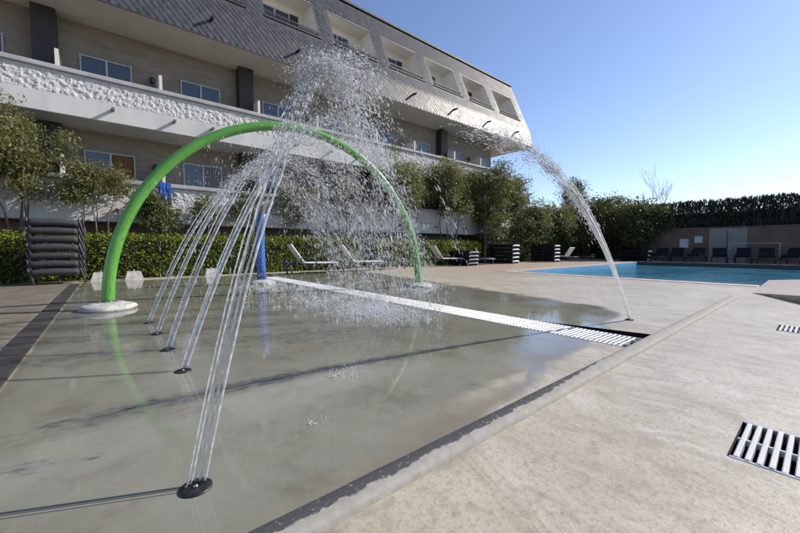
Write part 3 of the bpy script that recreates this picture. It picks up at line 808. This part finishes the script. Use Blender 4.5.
# nozzles in the pad
NZ = [((.25, 1.64), 'black floor nozzle nearest the camera, on the left'), ((.44, 3.30), 'black floor nozzle, nearest of the left group of four'),
      ((.42, 4.09), 'black floor nozzle, second nearest of the left group of four'), ((.41, 4.93), 'black floor nozzle, second farthest of the left group of four'),
      ((.39, 5.73), 'black floor nozzle, farthest of the left group of four'), ((5.57, 1.71), 'black floor nozzle on the right under the tall curved jet')]
ring = MB(); ring.lathe([(.063, 0), (.063, .004), (.056, .008), (.042, .007), (.015, .006)], 26); ringm = ring.mesh('ring', True)
hub = MB(); hub.lathe([(.010, .004), (.010, .010), (.005, .013)], 12); hubm = hub.mesh('hub', True)
tip = MB(); tip.lathe([(.006, .004), (.0055, .016), (.004, .018)], 8); tipm = tip.mesh('jet_tip')
for (x, y), lab in NZ:
    e = tag(empty('floor_nozzle', (x, y, 0)), lab, 'nozzle', 'water nozzles set in the pad')
    put('ring', ringm, 'rubber', e); put('hub', hubm, 'steel', e, (0, 0, .002))
    for k in range(5): put('jet_tip', tipm, 'rubber', e, ((k - 2) * .019, .034 - .010 * abs(k - 2), 0))

# grates
def grate(name, x0, x1, y0, y1, pitch, wd, label, bars):
    g = tag(empty(name, ((x0 + x1) / 2, y1, 0)), label, 'drain grate', 'drain grates')
    s = MB(); s.box(-(x1 - x0) / 2, (x1 - x0) / 2, -wd / 2, wd / 2, -.035, .006, .004); sm_ = s.mesh('slat')
    n = int((y1 - y0) / pitch); rg = random.Random(n)
    for i in range(n):
        put('slat', sm_, 'grate', g, (rg.uniform(-.003, .003), -(i + .5) * pitch, rg.uniform(-.002, .002)))
    for xo in bars:
        b = MB(); b.box(xo - .006, xo + .006, -(y1 - y0), 0, -.03, .002); b.build('cross_bar', 'grate', g)
    for xo in (-(x1 - x0) / 2 - .004, (x1 - x0) / 2 + .004):
        b = MB(); b.box(xo - .008, xo + .008, -(y1 - y0), 0, -.06, .003); b.build('frame_rail', 'steel', g)
    return g
grate('drain_grate', 3.985, 4.50, 1.26, 12.15, .048, .023, 'long white slatted drain grate crossing the wet pad', (-.12, .12))
grate('drain_grate', 2.28, 2.78, -1.6, .26, .040, .021, 'white slatted drain grate in the lower right foreground', (.0,))
grate('drain_grate', 6.21, 6.71, -1.2, .35, .042, .022, 'farther small white slatted drain grate at the right edge', (.0,))

# ---- water
def ico():
    import bmesh
    bm = bmesh.new(); bmesh.ops.create_icosphere(bm, subdivisions=1, radius=1.0)
    v = np.array([tuple(x.co) for x in bm.verts]); f = np.array([[x.index for x in p.verts] for p in bm.faces]); bm.free(); return v, f
ICV, ICF = ico()
def drops_mesh(name, P, Rr, Vd, stretch, rng):
    """P (n,3) centres, Rr (n,) radii, Vd (n,3) unit directions of travel"""
    n = len(P); e = rng.normal(size=(n, 3)); e -= Vd * (Vd * e).sum(1)[:, None]; e /= np.linalg.norm(e, axis=1)[:, None]; g = np.cross(Vd, e)
    st = stretch[:, None, None]
    wob = 1 + rng.normal(size=(n, len(ICV))) * .14
    L_ = (ICV[None, :, 0:1] * Vd[:, None, :] * st + ICV[None, :, 1:2] * e[:, None, :] + ICV[None, :, 2:3] * g[:, None, :]) * Rr[:, None, None] * wob[..., None]
    V = (P[:, None, :] + L_).reshape(-1, 3)
    F = (ICF[None] + (np.arange(n) * len(ICV))[:, None, None]).reshape(-1, 3)
    me = bpy.data.meshes.new(name); me.vertices.add(len(V)); me.vertices.foreach_set('co', V.astype(np.float32).ravel())
    me.loops.add(F.size); me.loops.foreach_set('vertex_index', F.astype(np.int32).ravel())
    me.polygons.add(len(F)); me.polygons.foreach_set('loop_start', np.arange(0, F.size, 3, dtype=np.int32))
    me.polygons.foreach_set('use_smooth', np.ones(len(F), bool))
    me.update(calc_edges=True)
    return me
def para(x0, xp, zp, x):  # height of the parabola through (x0,0) with its top at (xp,zp)
    return zp * (1 - ((x - xp) / (xp - x0)) ** 2)
G = 9.81
def jet(label, x0, y0, xp, zp, n, solid, rad, seed, ndrop, dr, sep, spread=.6, brk=.6, vs=(.14, .10, .06), tmax=1.0, sepdir=(1, 0), mat='jet', tpow=.8, white='drops', mist=0, drag=1.0):
    """streams follow the parabola up to `solid` of the way to the top; from `brk` on drops leave it and fly on ballistically"""
    root = tag(empty('water_jet', (x0, y0, 0)), label, 'water jet', 'water jets over the pad')
    rng = np.random.default_rng(seed); rr = random.Random(seed)
    vz0 = math.sqrt(2 * G * zp); T = vz0 / G; vx0 = (xp - x0) / T
    for k in range(n):
        c = k - (n - 1) / 2; q = rr.uniform(-.03, .03); b = MB(); pts = []; rds = []; ns = 60; sl = solid * rr.uniform(.88, 1.1)
        for i in range(ns + 1):
            f = i / ns; tt = f * sl * T; w = .010 * f * f
            o = c * sep * (1 + spread * f)
            x = vx0 * (1 + q) * tt + o * sepdir[0] + w * mnoise.noise((i * .3, k * 9.1, seed)); y = o * sepdir[1] + (.012 * (2 - abs(c)) if sepdir[0] else 0) + w * mnoise.noise((i * .3, k * 5.3, seed + 50))
            pts.append((x, y, max(.018, vz0 * tt - G * tt * tt / 2)))
            rds.append(rad * (.75 + .14 * (k % 5)) * (1 + .10 * mnoise.noise((i * .5, k * 3.3, seed + 9)) + .22 * f * mnoise.noise((i * .9, k * 2.1, 2))) * (1 - .5 * max(0, (f - .8) / .2)) * (.85 + .3 * f))
        b.tube(pts, rds, 7); b.build('stream', mat, root, smooth=True)
    K = 30; sid = rng.integers(0, K, ndrop)                                    # drops string out along K separate strands
    tb = brk * T * (rng.uniform(.75, 1.45, K)[sid] + rng.normal(size=ndrop) * .05)                              # moment each drop leaves the stream
    px = vx0 * tb; pz = vz0 * tb - G * tb * tb / 2; vz = vz0 - G * tb; vt = np.hypot(vx0, vz0)
    side = rng.uniform(-.5, .5, K)[sid] * n * sep * (1 + spread); sg = rng.normal(size=(3, K))[:, sid] * .95 + rng.normal(size=(3, ndrop)) * .28
    vx = vx0 * drag + sg[0] * vs[0] * vt; vy = sg[1] * vs[1] * vt; vz = vz + sg[2] * vs[2] * vt
    t = rng.random(ndrop) ** tpow * tmax
    P = np.stack([px + vx * t + side * sepdir[0], vy * t + side * sepdir[1], pz + vz * t - G * t * t / 2], 1) + rng.normal(size=(ndrop, 3)) * .006
    Vd = np.stack([vx, vy, vz - G * t], 1); ok = P[:, 2] > .02; P = P[ok]; Vd = Vd[ok]
    spd = np.linalg.norm(Vd, axis=1); Vd = Vd / spd[:, None]
    Rr = dr * rng.lognormal(0, .38, len(P)); st = 1.2 + rng.uniform(.2, 1.5, len(P)) * spd * 1.3
    o = put('droplets', drops_mesh('droplets', P, Rr, Vd, st, rng), white, root); o['kind'] = 'stuff'
    for nm, cnt, rr_, grow in (('mist', mist, dr * .55, 1.35),):
        if not cnt: continue
        i_ = rng.integers(0, len(P), cnt); Pm = P[i_] + rng.normal(size=(cnt, 3)) * .035; Pm[:, 2] = np.maximum(Pm[:, 2], .01)
        o = put(nm, drops_mesh(nm, Pm, rr_ * rng.lognormal(0, .3, cnt), Vd[i_], st[i_] * 1.4, rng), white, root); o['kind'] = 'stuff'
    return root
jet('five thin streams rising from the nearest nozzle and bursting high above the arch', .25, 1.64, 1.02, 1.92, 5, .54, .0040, 61, 3800, .0020, .0165, .2, .60, (.040, .030, .014), .50, mist=5500, drag=.68)
jet('water streams rising from the nearest of the four left nozzles', .44, 3.30, 1.9, 2.3, 4, .52, .0066, 62, 2300, .0024, .014, 1.2, .50, (.035, .03, .035), 1.0, mist=5000)
jet('water streams rising from the second nearest of the four left nozzles', .42, 4.09, 1.9, 2.3, 4, .54, .0070, 63, 2100, .0026, .014, 1.2, .50, (.035, .03, .035), 1.0, mist=5000)
jet('water streams rising from the second farthest of the four left nozzles', .41, 4.93, 1.95, 2.25, 3, .56, .0078, 64, 1900, .0028, .018, 1.2, .50, (.035, .03, .035), 1.0, mist=5000)
jet('water streams rising from the farthest of the four left nozzles', .39, 5.73, 1.95, 2.2, 3, .56, .0082, 65, 1800, .0028, .018, 1.2, .50, (.035, .03, .035), 1.0, mist=5000)
jet('thick white jet curving up from the right nozzle across the sky', 5.57, 1.71, 2.50, 1.89, 6, .80, .0055, 66, 900, .0024, .0065, 1.9, .42, (.012, .015, .012), .35, (0, 1), 'foam', mist=2400)

# curtain of drops raining down inside the arch
rt = tag(empty('falling_spray', (3.0, 6.9, 0)), 'curtain of falling droplets inside the green arch', 'water spray')
rng = np.random.default_rng(71); n = 3400
t = .55 + 2.05 * rng.beta(2.2, 1.6, n); top = np.array([arch_pt(a) for a in t])
P = top.copy(); P[:, 2] = .05 + (top[:, 2] - .25) * (1 - rng.random(n) ** 1.1); P[:, 0] += rng.normal(size=n) * .22; P[:, 1] += rng.normal(size=n) * .35 - .1
P -= np.array([3.0, 6.9, 0]); Vd = np.tile([.05, 0, -1.0], (n, 1)) + rng.normal(size=(n, 3)) * .06; Vd /= np.linalg.norm(Vd, axis=1)[:, None]
o = put('droplets', drops_mesh('droplets', P, .0024 * rng.lognormal(0, .4, n), Vd, rng.uniform(3, 12, n), rng), 'drops', rt); o['kind'] = 'stuff'
# splashes on the pad
def splash(label, x, y, sx, sy, h, n, seed, r=.006):
    rng = np.random.default_rng(seed); rt = tag(empty('water_splash', (x, y, 0)), label, 'splash', 'splashes on the wet pad')
    k = n // 14; cc = np.stack([rng.normal(size=k) * sx, rng.normal(size=k) * sy], 1); i = rng.integers(0, k, n)
    q = rng.uniform(0, 6.283, n); rad = np.abs(rng.normal(size=n)) * .06
    z = .004 + h * rng.random(n) ** 3.0 * np.exp(-(rad / .09) ** 2)
    P = np.stack([cc[i, 0] + rad * np.cos(q), cc[i, 1] + rad * np.sin(q), z], 1)
    Vd = np.stack([np.cos(q) * .5, np.sin(q) * .5, np.ones(n)], 1); Vd /= np.linalg.norm(Vd, axis=1)[:, None]
    o = put('droplets', drops_mesh('droplets', P, r * rng.lognormal(0, .4, n), Vd, rng.uniform(.8, 1.8, n), rng), 'foam', rt); o['kind'] = 'stuff'
splash('wide white splash beside the drain grate under the falling spray', 3.15, 4.5, .30, .45, .12, 7000, 81, .0036)
splash('white splash left of the drain grate farther back', 3.3, 5.9, .6, .45, .14, 2200, 82, .005)
splash('small splash in the middle of the wet pad', 1.45, 2.35, .09, .09, .07, 160, 83, .0025)
splash('splash around the right footing of the arch', 6.0, 6.5, .45, .35, .16, 1200, 84, .005)
splash('splash at the foot of the blue post', 3.4, 9.7, .4, .4, .2, 900, 85, .006)
splash('faint spatter close to the near nozzle', .95, 1.78, .05, .04, .03, 40, 86, .002)
splash('far splash along the white grate', 3.6, 8.0, .8, .6, .14, 1500, 87, .0055)

# ================================================================== FURNITURE
def lounger_parts(dark, back, cushion=None, thick=.05):
    """meshes of one lounger, head at -x, 1.9 m long, back angle in degrees"""
    fr = 'frame_dark' if dark else 'frame_white'; sl = cushion or ('sling_dark' if dark else 'sling_white')
    f = MB()
    for s in (-1, 1): f.tube([(-.95, s * .31, .33), (.93, s * .31, .33), (.97, s * .31, .30)], .03, 8)
    f.tube([(.93, -.31, .33), (.93, .31, .33)], .025, 8); f.tube([(-.93, -.31, .33), (-.93, .31, .33)], .025, 8)
    lg = MB(); lg.tube([(0, 0, .33), (.05, 0, .0)], [.032, .026], 8)
    st = MB(); st.box(-.28, .92, -.28, .28, .335, .335 + thick, .018)
    bk = MB(); c, s_ = math.cos(R(back)), math.sin(R(back))
    bb = MB(); bb.box(-.78, 0, -.28, .28, 0, thick, .018)
    bk.v = [(-.28 + x * c - z * s_ * -1 * 0 + (-z * s_ if False else z * s_), y, .34 + -x * s_ + z * c) for x, y, z in bb.v]; bk.f = bb.f; bk.fix = True
    ar = MB()
    for s in (-1, 1): ar.tube([(-.42, s * .34, .33), (-.40, s * .34, .52), (-.30, s * .34, .56), (.05, s * .34, .52), (.12, s * .34, .33)], .02, 6)
    return fr, sl, f.mesh('frame', True), lg.mesh('leg', True), st.mesh('seat'), bk.mesh('backrest'), ar.mesh('armrest', True)
def make_lounger(parts, loc, rz, label, group, arms=False, scale=1.0):
    fr, sl, f, lg, st, bk, ar = parts
    e = tag(empty('sun_lounger', loc, rz), label, 'sun lounger', group); e.scale = (scale,) * 3
    put('frame', f, fr, e)
    for x in (-.75, .72):
        for s in (-.31, .31): put('leg', lg, fr, e, (x, s, 0))
    put('seat', st, sl, e); put('backrest', bk, sl, e)
    if arms: put('armrest', ar, fr, e)
    return e
pw_ = lounger_parts(False, 52); pd_ = lounger_parts(True, 27, 'navy', .15); pflat = lounger_parts(True, 0, None, .07); pd_low = lounger_parts(True, 8, 'navy', .07)
pmix = (lambda q: ('frame_dark', 'sling_white') + q[2:])(lounger_parts(False, 55))
G1 = 'sun loungers along the hedge'
make_lounger(pmix, (8.35, 12.9, 0), R(-12), 'white sling lounger with raised back, right of the near lamp post', G1, True, 1.15)
make_lounger(pmix, (6.15, 13.0, 0), R(-8), 'white sling lounger with raised back, left of the near lamp post', G1, True, 1.15)
make_lounger(pd_low, (10.2, 13.3, 0), R(-5), 'low dark lounger just left of the right arch leg', G1, False, 1.05)
make_lounger(pmix, (14.5, 13.6, 0), R(-15), 'pale lounger with raised back beside the grey lounger stack', G1, True, 1.15)
make_lounger(pd_low, (17.1, 13.2, 0), R(-5), 'low dark lounger right of the grey lounger stack', G1, False, 1.05)
make_lounger(pmix, (26.3, 12.6, 0), R(80), 'pale lounger with raised back right of the farthest covered stack', G1, False, 1.05)
make_lounger(pd_low, (28.0, 12.2, 0), R(85), 'low dark lounger between the covered stacks and the pool', G1, False, 1.05)
# chunky stacked lounger (left)
sk = MB()
def roll(b, y, z, r, xa, xb):
    pts = []; rd = []
    for i in range(13):
        t_ = i / 12; pts.append((xa + (xb - xa) * t_, y, z + .02 * math.sin(t_ * math.pi))); rd.append(r * (.55 + .45 * math.sin(math.pi * min(1, max(0, t_ * .9 + .05))) ** .5))
    b.tube(pts, rd, 10)
roll(sk, -.30, .33, .108, -.76, .72); roll(sk, .30, .33, .108, -.76, .72)
skm = sk.mesh('side_rail', True)
s2 = MB(); s2.box(-.75, .75, -.26, .26, .30, .36, .02); s2m = s2.mesh('seat')
s3 = MB(); s3.tube([(0, 0, .46), (.03, 0, .36), (.12, 0, .16), (.15, 0, 0)], [.035, .045, .04, .03], 8); s3m = s3.mesh('leg', True)
s4 = MB(); s4.tube([(0, -.3, .40), (0, .3, .40)], .035, 8); s4m = s4.mesh('cross_rail', True)
ordn = ['lowest', 'second from the bottom', 'third from the bottom', 'middle', 'third from the top', 'second from the top', 'topmost']
for k in range(7):
    e = tag(empty('stacked_lounger', (-1.10 + random.uniform(-.015, .015), 13.75 + random.uniform(-.02, .02), k * .225), R(random.uniform(-1, 1))),
            'charcoal lounger, %s in the tall stack left of the arch' % ordn[k], 'sun lounger', 'stack of charcoal loungers')
    e.scale.x = .66
    put('side_rail', skm, 'sling_dark', e); put('seat', s2m, 'sling_dark', e); put('cross_rail', s4m, 'frame_dark', e, (-.80, 0, 0)); put('cross_rail', s4m, 'frame_dark', e, (.80, 0, 0))
    for x, rz in ((-.82, math.pi), (.74, 0)):
        for y in (-.31, .31):
            o = put('leg', s3m, 'frame_dark', e, (x, y, 0)); o.rotation_euler.z = rz if x > 0 else 0
    if k == 6:
        for x in (-.86, .88):
            b = MB(); b.tube([(x, -.31, .2), (x, -.31, .62)], .035, 8); b.build('post', 'frame_dark', e, smooth=True)
# stacks with pale end frames
e1 = MB(); e1.tube([(-.95, -.31, .10), (-.95, -.31, .16), (-.95, .31, .16), (-.95, .31, .10)], .045, 6); e1m = e1.mesh('end_frame', True)
e1d = e1m.copy(); e2 = MB(); e2.box(-.92, .92, -.33, .33, .03, .235, .03); e2m = e2.mesh('body')
e3 = MB(); e3.box(-.03, .03, -.03, .03, .0, .1); e3m = e3.mesh('foot')
def stack(x, y, rz, n, where, end, dz=.25):
    wn_ = {4: ['lowest', 'second lowest', 'second highest', 'topmost'], 5: ['lowest', 'second lowest', 'middle', 'second highest', 'topmost'], 3: ['lowest', 'middle', 'topmost']}[n]
    for k in range(n):
        e = tag(empty('stacked_lounger', (x + random.uniform(-.02, .02), y + random.uniform(-.02, .02), k * dz), rz), '%s lounger of the %s' % (wn_[k], where), 'sun lounger', where)
        put('body', e2m, 'navy', e); put('end_frame', e1m, end, e); o = put('end_frame', e1d, 'frame_dark', e); o.scale.x = -1
        for fx in (-.86, .86):
            for fy in (-.28, .28): put('foot', e3m, 'frame_dark', e, (fx, fy, 0))
e1c = e1m
stack(15.9, 13.5, R(80), 4, 'grey lounger stack right of the arch', 'cap', .2)
e1m = e1m.copy(); e1m.materials.clear()
stack(20.1, 13.6, R(88), 5, 'covered lounger stack below the far lamp post', 'frame_white')
stack(24.7, 13.2, R(88), 5, 'covered lounger stack left of the tall curved jet', 'frame_white')
stack(30.6, 9.2, R(88), 3, 'pale framed lounger stack at the pool corner', 'frame_white', .3)
# far row of dark loungers beside the pool
wh = ['leftmost', 'second from the left', 'third from the left', 'fourth from the left', 'third from the right', 'second from the right', 'rightmost']
for k in range(7):
    make_lounger(pd_, (31.2 + random.uniform(-.2, .2), 7.9 - k * 1.12 + random.uniform(-.12, .12), 0), R(180 + random.uniform(-14, 14)), 'dark lounger beside the pool, %s of the row at the brown wall' % wh[k], 'row of dark loungers beyond the pool', False, 1.25)
# parasol bases
pbm = MB(); pbm.add([(sx * .24, sy * .24, 0) for sx, sy in ((-1, -1), (1, -1), (1, 1), (-1, 1))] + [(sx * .17, sy * .17, .26) for sx, sy in ((-1, -1), (1, -1), (1, 1), (-1, 1))],
                    [(3, 2, 1, 0), (4, 5, 6, 7), (0, 1, 5, 4), (1, 2, 6, 5), (2, 3, 7, 6), (3, 0, 4, 7)]); pbme = pbm.mesh('block')
pcm = MB(); pcm.tube([(0, 0, .25), (0, 0, .33)], .025, 8); pcme = pcm.mesh('socket')
for x, y, lab in ((-.18, 14.0, 'pale tapered parasol base beside the dark lounger stack'), (.62, 14.0, 'pale tapered parasol base just behind the left arch leg'), (2.85, 14.1, 'pale tapered parasol base behind the left water jets')):
    e = tag(empty('parasol_base', (x, y, 0)), lab, 'parasol base', 'parasol bases'); put('block', pbme, 'base', e); put('socket', pcme, 'steel', e)
# lamp posts
def lamp(x, y, h, lab):
    e = tag(empty('lamp_post', (x, y, 0)), lab, 'lamp post', 'lamp posts')
    b = MB(); b.lathe([(.13, 0), (.13, .12), (.08, .2), (.06, .9), (.055, 1.0), (.05, h - .55), (.07, h - .53), (.03, h - .42)], 12); b.build('pole', 'iron', e, smooth=True)
    b = MB(); b.lathe([(.09, h - .45), (.19, h - .12), (.18, h - .11)], 6); b.build('lantern_glass', 'glass', e)
    b = MB(); b.lathe([(.27, h - .11), (.24, h - .05), (.06, h + .02), (.02, h + .1)], 8); b.build('lantern_cap', 'iron', e)
lamp(7.55, 14.2, 4.5, 'black lamp post seen through the spray inside the arch')
lamp(18.9, 14.2, 4.5, 'black lamp post in front of the trees at the hotel end')
